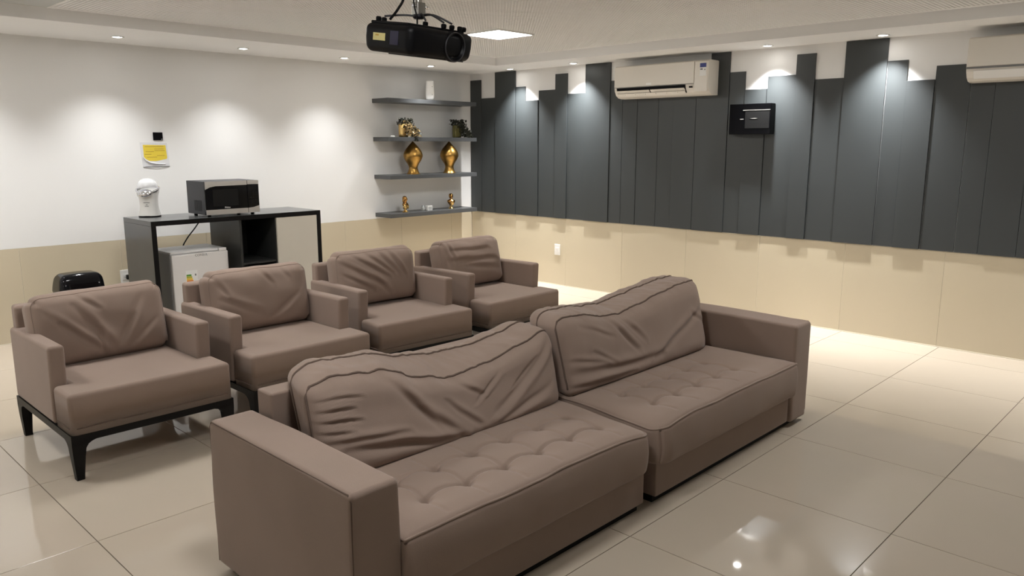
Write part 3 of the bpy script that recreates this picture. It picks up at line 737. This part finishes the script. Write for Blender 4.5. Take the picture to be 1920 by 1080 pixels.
lathe('dome', [(0.088, 0.258), (0.089, 0.275), (0.082, 0.302), (0.064, 0.327), (0.036, 0.342), (0.0, 0.347), (0.0, 0.344), (0.035, 0.339), (0.062, 0.324), (0.079, 0.300), (0.086, 0.275), (0.085, 0.258), (0.088, 0.258)], 'clear_plastic', pm, n=28)
for z, w in ((0.128, 0.026), (0.110, 0.007), (0.096, 0.016)):
    box('print_mark', -w, w, -0.0705, -0.066, z, z + 0.005, 'print_grey', body)

# ================================================================== wall notice, plate, sockets
nt_ = thing('notice', 'yellow notice in a clear plastic sleeve stuck on the white wall', 'notice', (2.945, YC, 1.555))
prism('sleeve', [(-0.124, 0.112), (0.118, 0.108), (0.130, -0.108), (-0.112, -0.114)], 'y', -0.0030, -0.0004, 'sleeve', nt_)
sh = prism('yellow_sheet', [(-0.100, 0.090), (0.104, 0.086), (0.112, -0.028), (0.104, -0.040), (0.010, -0.058), (-0.050, -0.056), (-0.080, -0.040), (-0.098, -0.020)], 'y', -0.0040, -0.0030, 'yellow_paper', nt_)
for k, (z, a, b) in enumerate(((0.074, -0.085, 0.085), (0.052, 0.0, 0.085), (0.036, 0.0, 0.092), (0.028, -0.08, -0.005), (0.004, -0.09, -0.03), (-0.008, 0.02, 0.09), (-0.022, -0.07, 0.02))):
    box('text_line', a, b, -0.0046, -0.0039, z - 0.002, z + 0.002, 'print_brown', sh)
tube('curled_edge', spline([(-0.104, -0.004, -0.020), (-0.082, -0.009, -0.050), (-0.045, -0.011, -0.072), (0.02, -0.008, -0.082), (0.09, -0.004, -0.086)]), 0.005, 'sleeve', nt_, n=8)
tube('lower_edge', spline([(-0.112, -0.003, -0.112), (-0.06, -0.008, -0.106), (0.02, -0.010, -0.109), (0.13, -0.003, -0.106)]), 0.0025, 'print_grey', nt_, n=6)
wp = thing('wall_plate', 'small black rectangular wall plate above the yellow notice', 'wall plate', (2.986, YC, 1.722))
box('plate', -0.043, 0.043, -0.010, 0.0, -0.036, 0.036, 'black_gloss', wp, bev=0.002)
box('mark', 0.026, 0.038, -0.0106, -0.009, -0.032, -0.022, 'print_grey', wp)
def socket(name, label, loc, rz, plug=False):
    s = thing(name, label, 'socket', loc, rz)
    box('plate', -0.042, 0.042, -0.009, 0.0, -0.064, 0.064, 'white_plastic', s, bev=0.003)
    box('module', -0.024, 0.024, -0.0125, -0.008, -0.028, 0.028, 'white_plastic', s, bev=0.002)
    for dx_, dz_ in ((-0.0095, 0), (0.0095, 0), (0, -0.005)): lathe('pin_hole', [(0.0, 0), (0.0028, 0), (0.0028, 0.002), (0, 0.002)], 'print_grey', s, n=10, loc=(dx_, -0.0135, dz_), rot=(R_(-90), 0, 0))
    if plug:
        pl = box('plug', 0.0, 0.036, -0.055, -0.013, -0.022, 0.020, 'black_plastic', s, bev=0.008, seg=3)
        tube('lead', spline([(0.02, -0.054, -0.005), (0.04, -0.075, -0.03), (0.05, -0.08, -0.10), (0.05, -0.06, -0.30), (0.05, -0.05, -0.44)]), 0.004, 'black_plastic', pl)
socket('wall_socket', 'white wall socket with a black plug beside the console', (2.590, YC, 0.457), 0, True)
socket('wall_socket', 'white wall socket on the tiled wall right of the last armchair', (XC, 5.927, 0.424), R_(-90))

# ================================================================== waste bin
wb = thing('waste_bin', 'glossy black bin with rounded lid behind the leftmost armchair', 'waste bin', (2.015, 6.80, 0))
bw, bd = 0.165, 0.125
def bin_body(p):
    w = (p.z + 0.225) / 0.45; s = 0.86 + 0.14 * w
    return Vector((p.x * s, p.y * s, p.z + 0.23))
softbox('body', (bw, bd, 0.225), 0.03, (6, 6, 8), bin_body, 'black_plastic', wb)
def lid_d(p):
    w = (p.z + 0.085) / 0.17
    return Vector((p.x * (1.03 - 0.12 * max(0, w) ** 2) + 0.006 * w, p.y * (1.05 - 0.35 * max(0, w) ** 2.2), p.z + 0.085 + 0.455 + 0.012 * math.cos(p.x * 7) * max(0, w)))
lid = softbox('lid', (bw, bd, 0.085), 0.045, (12, 8, 5), lid_d, 'black_gloss', wb, k=5)
prism('swing_flap', [(-0.095, -0.135), (0.095, -0.135), (0.105, -0.129), (-0.105, -0.129)], 'z', 0.475, 0.560, 'black_gloss', lid)
box('rim', -bw - 0.010, bw + 0.012, -bd - 0.010, bd + 0.010, 0.448, 0.464, 'black_gloss', wb, bev=0.005)

# ================================================================== shelves
SHELF_Z = (2.158, 1.730, 1.304, 0.866); SHT = 0.046
names = ('uppermost grey wall shelf, with a white device on it', 'grey wall shelf carrying the two potted plants', 'grey wall shelf carrying the two gold vases', 'lowest grey wall shelf, with two small golden busts')
for z, lab in zip(SHELF_Z, names):
    s = thing('wall_shelf', lab, 'shelf', (5.410, YC, z), group='four grey wall shelves')
    box('board', 0.0, 1.350, -0.298, 0.0, -SHT, 0.0, 'shelf_grey', s, bev=0.0015, seg=1)
    box('end_cap', 0.003, 0.006, -0.296, -0.002, -SHT + 0.002, -0.002, 'shelf_grey', s)
# white upright device on the top shelf
wd = thing('white_device', 'slim white upright plastic device on the uppermost shelf', 'device', (6.095, 7.20, SHELF_Z[0]), rz=R_(-40))
def dev(p):
    w = (p.z + 0.112) / 0.224; s = 0.86 + 0.20 * min(1, (1 - abs(w - 0.3) * 0.9)) - 0.14 * max(0, (0.14 - w) / 0.14)
    return Vector((p.x * s, p.y * s, p.z + 0.112))
softbox('body', (0.050, 0.036, 0.112), 0.022, (6, 5, 16), dev, 'white_plastic', wd)
for z in (0.065, 0.155): lathe('button', [(0.0, 0), (0.005, 0), (0.004, 0.003), (0, 0.003)], 'print_grey', wd, n=10, loc=(0.028, -0.0385, z), rot=(R_(90), 0, 0))
# gold vases
vp = smooth_profile([(0.064, 0.0), (0.078, 0.004), (0.066, 0.022), (0.054, 0.055), (0.052, 0.085), (0.066, 0.120), (0.092, 0.158), (0.108, 0.195), (0.112, 0.222), (0.102, 0.258), (0.080, 0.294), (0.052, 0.328), (0.026, 0.355), (0.007, 0.376), (0.0, 0.382)])
for x, lab in ((5.822, 'gold pointed ornamental vase on the left of its shelf'), (6.385, 'gold pointed ornamental vase on the right of its shelf, nearer the dark panels')):
    v = thing('gold_vase', lab, 'vase', (x, 7.20, SHELF_Z[2]), group='pair of gold vases')
    lathe('body', vp, 'gold', v, n=36)
    lathe('foot_ring', [(0.079, 0.0), (0.081, 0.003), (0.077, 0.006)], 'gold_bright', v, n=36)
# plants
def plant(x, y, label, pot_mat, leafs, seed, top_dark):
    t = thing('potted_plant', label, 'potted plant', (x, y, SHELF_Z[1]), group='two small plants on the shelf')
    lathe('pot', smooth_profile([(0.046, 0.0), (0.054, 0.010), (0.058, 0.05), (0.058, 0.10), (0.056, 0.140), (0.054, 0.150), (0.050, 0.150), (0.0, 0.135)], 3), pot_mat, t, -0.045, 0, n=24)
    rnd = random.Random(seed)
    for nm, mt, count, fn in leafs:
        bm = bmesh.new()
        for _ in range(count):
            c, s = fn(rnd)
            n = Vector((rnd.uniform(-1, 1), rnd.uniform(-1.2, 0.4), rnd.uniform(-0.5, 1))).normalized(); a = n.orthogonal().normalized(); b = n.cross(a)
            th = rnd.uniform(0, 6.28); a, b = a * math.cos(th) + b * math.sin(th), b * math.cos(th) - a * math.sin(th)
            L, W = s, s * 0.62
            vs_ = [bm.verts.new(c + p) for p in (-a * L, -a * L * 0.3 + b * W + n * 0.003, a * L * 0.5 + b * W * 0.8, a * L - n * 0.004, a * L * 0.5 - b * W * 0.8, -a * L * 0.3 - b * W + n * 0.003, n * -0.004)]
            for i in range(6): bm.faces.new((vs_[i], vs_[(i + 1) % 6], vs_[6]))
        o = bm_obj(nm, bm, mt, t); o['kind'] = 'stuff'
        o.modifiers.new('thick', 'SOLIDIFY').thickness = 0.0012
    bm = bmesh.new()
    for _ in range(14):
        a = rnd.uniform(0, 6.28); e = Vector((-0.04 + rnd.uniform(-0.07, 0.10), rnd.uniform(-0.06, 0.05), rnd.uniform(0.15, 0.20)))
        tube_bm(bm, spline([(-0.045, 0, 0.12), (-0.045 + 0.4 * (e.x + 0.045), 0.4 * e.y, 0.16), e], 3), 0.0014, n=4)
    bm_obj('stems', bm, 'leaf_dark', t)
    return t
def crown(r): return Vector((r.uniform(-0.125, 0.06), r.uniform(-0.08, 0.06), r.uniform(0.140, 0.212))), r.uniform(0.010, 0.017)
def cascade(r):
    u = r.random() ** 0.8; return Vector((-0.05 + 0.18 * u + r.uniform(-0.06, 0.02), -0.055 + r.uniform(-0.045, 0.05), max(0.013, 0.175 - 0.145 * u + r.uniform(-0.07, 0.03) * (1 - 0.3 * u)))), r.uniform(0.011, 0.019)
def cascade_front(r):
    x = r.uniform(-0.075, 0.115); return Vector((x, -0.080 + r.uniform(-0.015, 0.012), max(0.014, r.uniform(0.005, 0.15) - 0.5 * max(0, x)))), r.uniform(0.010, 0.018)
plant(5.735, 7.20 + 0.0, 'small plant with gold leaves spilling from a gold pot, left on the shelf', 'gold_bright',
      [('crown_leaves', 'leaf_dark', 120, crown), ('gold_leaves', 'leaf_gold', 260, cascade), ('gold_leaves', 'leaf_gold', 110, cascade_front), ('front_leaves', 'leaf_dark', 45, cascade_front), ('dark_leaves', 'leaf_dark', 150, cascade), ('trailing_leaves', 'leaf_dark', 26, lambda r: (Vector((0.055 + r.uniform(-0.02, 0.02), -0.110 + r.uniform(-0.008, 0.004), r.uniform(-0.04, 0.012))), r.uniform(0.010, 0.015)))], 5, True)  # dark leaves mixed in among the gold ones
plant(6.560, 7.20, 'small dark-leaved plant in an olive gold pot, right on the shelf', 'olive_glass',
      [('crown_leaves', 'leaf_dark', 150, crown), ('trailing_leaves', 'leaf_dark', 330, cascade), ('front_leaves', 'leaf_dark', 60, cascade_front), ('gold_leaves', 'leaf_gold', 26, lambda r: (Vector((r.uniform(0.05, 0.13), -0.05 + r.uniform(-0.03, 0.03), r.uniform(0.012, 0.06))), r.uniform(0.007, 0.012)))], 9, True)
# the left plant's shelf edge holds a small white tag
tg = box('price_tag', 5.455, 5.500, 7.118, 7.140, SHELF_Z[1], SHELF_Z[1] + 0.014, 'white_plastic', bev=0.002)
tag(tg, 'tiny white block at the left front corner of the plant shelf', 'block')
# busts
def bust(x, label, hair, rz):
    t = thing('bust_figurine', label, 'figurine', (x, 7.20, SHELF_Z[3]), rz, 'pair of golden busts')
    lathe('pedestal', smooth_profile([(0.030, 0.0), (0.034, 0.006), (0.026, 0.014), (0.016, 0.028), (0.020, 0.045), (0.026, 0.055)], 4), 'gold_bright', t, n=20)
    bm = bmesh.new(); rg = []
    for z, w, d, oy in ((0.050, 0.022, 0.016, 0), (0.066, 0.036, 0.024, -0.003), (0.085, 0.048, 0.028, -0.004), (0.100, 0.050, 0.027, -0.002), (0.110, 0.040, 0.023, 0), (0.118, 0.020, 0.016, 0.002), (0.126, 0.014, 0.014, 0.002),
                        (0.133, 0.016, 0.018, -0.002), (0.143, 0.021, 0.025, -0.003), (0.156, 0.024, 0.028, -0.001), (0.170, 0.023, 0.027, 0.001), (0.180, 0.016, 0.018, 0.002), (0.185, 0.004, 0.005, 0.002)):
        ring = []
        for i in range(20):
            a = 2 * math.pi * i / 20; y = d * math.sin(a) + oy
            if 0.138 < z < 0.16 and abs(math.cos(a)) < 0.25 and math.sin(a) < 0: y -= 0.006 if z < 0.15 else 0.003
            ring.append(bm.verts.new((w * math.cos(a), y, z)))
        rg.append(ring)
    for a, b in zip(rg[:-1], rg[1:]):
        for i in range(20): bm.faces.new((a[i], a[(i + 1) % 20], b[(i + 1) % 20], b[i]))
    bm.faces.new(rg[0][::-1]); bm.faces.new(rg[-1])
    bm_obj('figure', bm, 'bronze', t, smooth=True)
    def hd(p):
        q = Vector(p); q.y += 0.006; q.z += 0.158 if not hair else 0.148
        q += Vector((0.004, 0.004, 0.003)) * noise.noise(q * 90)
        return q
    softbox('hair', (0.027, 0.024, 0.030 if not hair else 0.042), 0.022, (4, 4, 6), hd, 'bronze', t)
    if hair: softbox('drape', (0.046, 0.020, 0.030), 0.018, (6, 4, 5), lambda p: Vector((p.x, p.y - 0.010, p.z + 0.068)) + Vector((0.005, 0.006, 0.004)) * noise.noise(p * 60), 'gold_bright', t)
    else: softbox('drape', (0.020, 0.012, 0.030), 0.010, (4, 4, 5), lambda p: Vector((p.x + 0.008, p.y - 0.020, p.z + 0.075)) + Vector((0.004, 0.004, 0.004)) * noise.noise(p * 60), 'gold_bright', t)
    return t
bust(5.688, 'small golden bust with long hair at the left of the lowest shelf', True, R_(20))
bust(6.405, 'small golden bust with short hair at the right of the lowest shelf', False, R_(-25))
# little boxes between the busts
cb = thing('trinket_box', 'small pale grey square box standing between the two busts', 'box', (6.050, 7.20, SHELF_Z[3]))
box('case', -0.040, 0.040, -0.02, 0.02, 0.0, 0.058, 'white_plastic', cb, bev=0.004); box('face', -0.028, 0.028, -0.0212, -0.019, 0.012, 0.046, 'unlit_diffuser', cb)
gj = thing('glass_jar', 'tiny grey glass jar just left of the pale box on the lowest shelf', 'jar', (5.965, 7.215, SHELF_Z[3]))
lathe('glass', [(0.018, 0.0), (0.022, 0.004), (0.022, 0.040), (0.017, 0.050)], 'unlit_diffuser', gj, n=16); lathe('stopper', [(0.014, 0.050), (0.016, 0.056), (0.010, 0.064)], 'chrome', gj, n=14)

# ================================================================== air conditioners
def ac_unit(y_left, width, label, openv):
    """hangs on the right wall; local x runs along the unit (0 = left end seen from the room), local -y points into the room"""
    t = thing('air_conditioner', label, 'air conditioner', (XC - 0.016, y_left, 2.118), R_(-90), 'white split air conditioners')
    Wd, Dp, Hh = width, 0.195, 0.325
    prof = [(0.0, 0.0), (0.0, Hh - 0.004), (-0.02, Hh), (-Dp + 0.03, Hh), (-Dp + 0.006, Hh - 0.012), (-Dp, Hh - 0.04), (-Dp, 0.115), (-Dp + 0.008, 0.075), (-Dp + 0.035, 0.030), (-Dp + 0.075, 0.006), (-0.06, 0.0)]
    body = prism('body', prof, 'x', 0.0, Wd, 'ac_white', t, bev=0.006, seg=2)
    box('front_panel', 0.012, Wd - (0.150 if openv else 0.012), -Dp - 0.008, -Dp + 0.006, 0.110, Hh - 0.012, 'ac_white', t, bev=0.004)
    if openv:
        box('side_cover', Wd - 0.146, Wd - 0.006, -Dp - 0.006, -Dp + 0.006, 0.030, Hh - 0.014, 'ac_white', t, bev=0.005)
        op = prism('outlet', [(-Dp - 0.003, 0.103), (-Dp + 0.003, 0.075), (-Dp + 0.029, 0.028), (-Dp + 0.055, 0.028), (-Dp + 0.02, 0.103)], 'x', 0.035, Wd - 0.245, 'black_plastic', t)
        for a, b in ((0.042, (Wd - 0.21) / 2 - 0.004), ((Wd - 0.21) / 2 + 0.008, Wd - 0.252)):
            prism('louver', [(-Dp - 0.014, 0.070), (-Dp - 0.010, 0.074), (-Dp + 0.022, 0.050), (-Dp + 0.018, 0.046)], 'x', a, b, 'ac_white', op)
        prism('lower_louver', [(-Dp + 0.006, 0.044), (-Dp + 0.010, 0.046), (-Dp + 0.040, 0.018), (-Dp + 0.036, 0.016)], 'x', 0.042, Wd - 0.252, 'ac_white', op)
        for k in range(6):
            xx = 0.13 + k * 0.125
            if xx < Wd - 0.3: box('vane', xx, xx + 0.004, -Dp + 0.010, -Dp + 0.045, 0.030, 0.070, 'ac_white', op)
        box('status_window', Wd - 0.200, Wd - 0.168, -Dp - 0.007, -Dp + 0.02, 0.070, 0.086, 'black_gloss', t)
        box('sticker', Wd - 0.088, Wd - 0.022, -Dp - 0.0072, -Dp - 0.0055, Hh - 0.072, Hh - 0.034, 'sticker_blue', t)
        box('sticker', Wd - 0.088, Wd - 0.022, -Dp - 0.0072, -Dp - 0.0055, Hh - 0.150, Hh - 0.074, 'sticker_white', t)
        box('sticker_mark', Wd - 0.084, Wd - 0.058, -Dp - 0.0078, -Dp - 0.0065, Hh - 0.096, Hh - 0.082, 'print_grey', t)
        box('sticker_mark', Wd - 0.040, Wd - 0.030, -Dp - 0.0078, -Dp - 0.0065, Hh - 0.100, Hh - 0.088, 'print_grey', t)
        box('logo_badge', 0.40, 0.462, -Dp - 0.0086, -Dp - 0.0075, 0.120, 0.140, 'print_light', t)
        box('gap_line', 0.012, Wd - 0.150, -Dp - 0.0066, -Dp - 0.001, 0.1065, 0.110, 'print_grey', t)
    else:
        box('gap_line', 0.004, Wd - 0.004, -Dp - 0.004, -Dp + 0.010, 0.094, 0.108, 'print_grey', t)
        prism('closed_flap', [(-Dp + 0.000, 0.078), (-Dp + 0.004, 0.082), (-Dp + 0.036, 0.024), (-Dp + 0.032, 0.020)], 'x', 0.05, Wd - 0.05, 'white_plastic', t, bev=0.002, seg=1)
    return t
ac_unit(5.000, 1.095, 'white air conditioner with open louvers and a blue sticker, left of the black wall box', True)
ac_unit(1.725, 1.095, 'white air conditioner cut off by the right edge of the picture', False)

# ================================================================== black wall box
bx = thing('wall_box', 'glossy black box with a painted-on room reflection mounted on the dark panelling', 'wall box', (XC, 3.520, 1.885), R_(-90))
sh_ = box('case', -0.207, 0.207, -0.095, -0.012, -0.140, 0.138, 'box_black', bx, bev=0.003)
box('window', -0.045, 0.195, -0.0965, -0.094, -0.085, 0.075, 'smoke_glass', bx)  # room's reflection painted as a lighter rectangle, no pane here
box('reflection_line', -0.070, 0.200, -0.0985, -0.094, 0.077, 0.083, 'steel', bx)  # bright line of the reflection, laid on as a thin strip
box('latch', -0.095, -0.060, -0.098, -0.094, -0.004, 0.002, 'steel', bx)
prism('emblem', [(0.000, 0.004), (0.030, 0.006), (0.055, 0.008), (0.080, 0.004), (0.055, 0.001), (0.030, 0.001)], 'y', -0.0985, -0.0962, 'steel', bx)

# ================================================================== projector
pj = thing('projector', 'black projector with a large round lens hanging from the ceiling', 'projector', (2.2467, 2.7188, 2.0884), rot=Euler((R_(8.13), 0, R_(4.66)), 'XYZ'))
def pj_d(p):
    q = p.copy()
    q.y -= 0.016 * (1 - (q.x / 0.19) ** 2) if q.y < -0.1 else 0
    if q.z < 0: q.x *= 1 - 0.03 * (-q.z / 0.058); q.y *= 1 - 0.03 * (-q.z / 0.058)
    return q
pb = softbox('body', (0.192, 0.143, 0.058), 0.028, (16, 12, 6), pj_d, 'black_plastic', pj, k=5)
box('mount_plate', -0.170, 0.165, -0.105, 0.125, 0.056, 0.068, 'black_plastic', pb, bev=0.004)
box('bottom_plate', -0.12, 0.15, -0.13, 0.06, -0.0625, -0.057, 'dark_metal', pb, bev=0.002)
for x, y in ((-0.15, 0.10), (-0.11, 0.11), (-0.03, -0.06), (0.03, -0.11), (0.08, -0.11), (0.13, -0.11), (0.165, -0.10)):
    lathe('knob', [(0.010, 0.066), (0.012, 0.072), (0.012, 0.082), (0.007, 0.086)], 'black_plastic', pb, x, y, n=12)
lx = 0.058
lens = lathe('lens', [(0.0, -0.004), (0.046, -0.002), (0.050, 0.006), (0.055, 0.012), (0.060, 0.012), (0.063, 0.008), (0.063, -0.01), (0.0, -0.01)], 'black_plastic', pj, n=40, loc=(lx, -0.150, -0.004), rot=(R_(90), 0, 0))
bm = bmesh.new(); tube_bm(bm, [(0.0590 * math.cos(2 * math.pi * i / 40), 0.0590 * math.sin(2 * math.pi * i / 40), 0.0120) for i in range(40)], 0.0026, n=8, closed=True)
bm_obj('lens_ring', bm, 'dark_metal', lens, smooth=True)
lathe('lens_glass', [(0.0, 0.006), (0.02, 0.004), (0.044, -0.001)], 'black_glass', lens, n=32)
box('label_sticker', -0.1925, -0.1905, 0.005, 0.080, -0.012, 0.018, 'sticker_gold', pj)
box('label_text', -0.1930, -0.1922, 0.045, 0.065, 0.006, 0.012, 'print_brown', pj)
box('sensor_window', -0.1925, -0.1905, -0.075, -0.025, -0.025, 0.030, 'sensor_violet', pj)
mt = thing('projector_mount', 'metal ceiling mount pole with spider arms holding the projector', 'projector mount', (2.2467, 2.7188, 0))
lathe('pole', [(0.016, 2.245), (0.016, 2.590)], 'mount_metal', mt, n=20)
lathe('ceiling_plate', [(0.060, HC - 0.016), (0.062, HC - 0.004), (0.062, HC)], 'mount_metal', mt, n=28)
cl = box('clamp', -0.022, 0.022, -0.022, 0.022, 2.200, 2.252, 'mount_metal', mt, bev=0.004)
for s in (-1, 1): lathe('bolt', [(0.007, -0.012), (0.007, 0.012), (0.004, 0.015)], 'chrome', cl, n=10, loc=(s * 0.028, -0.010, 2.236), rot=(0, R_(90), 0))
lathe('collar', [(0.020, 2.186), (0.026, 2.192), (0.026, 2.202), (0.018, 2.206)], 'dark_metal', mt, n=20)
PJ_R = Euler((R_(8.13), 0, R_(4.66)), 'XYZ').to_matrix()
for x, y in ((-0.11, 0.11), (-0.03, -0.06), (0.03, -0.11), (0.08, -0.11)):
    e = PJ_R @ Vector((x, y, 0.0905)) + Vector((0, 0, 2.0884))
    tube('spider_arm', spline([(0, 0, 2.196), (e.x * 0.45, e.y * 0.45, 2.200), e]), 0.0042, 'dark_metal', mt, n=6)
for k, (pts, r_, lab) in enumerate(((((-0.075, 0.01, HC), (-0.050, 0.014, 2.42), (-0.056, 0.025, 2.28), (-0.080, 0.04, 2.222), (-0.120, 0.045, 2.176)), 0.0055, 'thick black cable sloping from the mount pole down to the back of the projector'),
                                    (((-0.072, -0.02, HC), (-0.045, -0.016, 2.40), (-0.042, -0.020, 2.25), (-0.036, -0.030, 2.19), (-0.042, -0.040, 2.155)), 0.0035, 'thin black cable hanging straight beside the mount pole onto the projector'))):
    o = tag(tube('cable', spline([(2.2467 + a, 2.7188 + b, c) for a, b, c in pts], 8), r_, 'black_plastic', None, n=8), lab, 'cable')
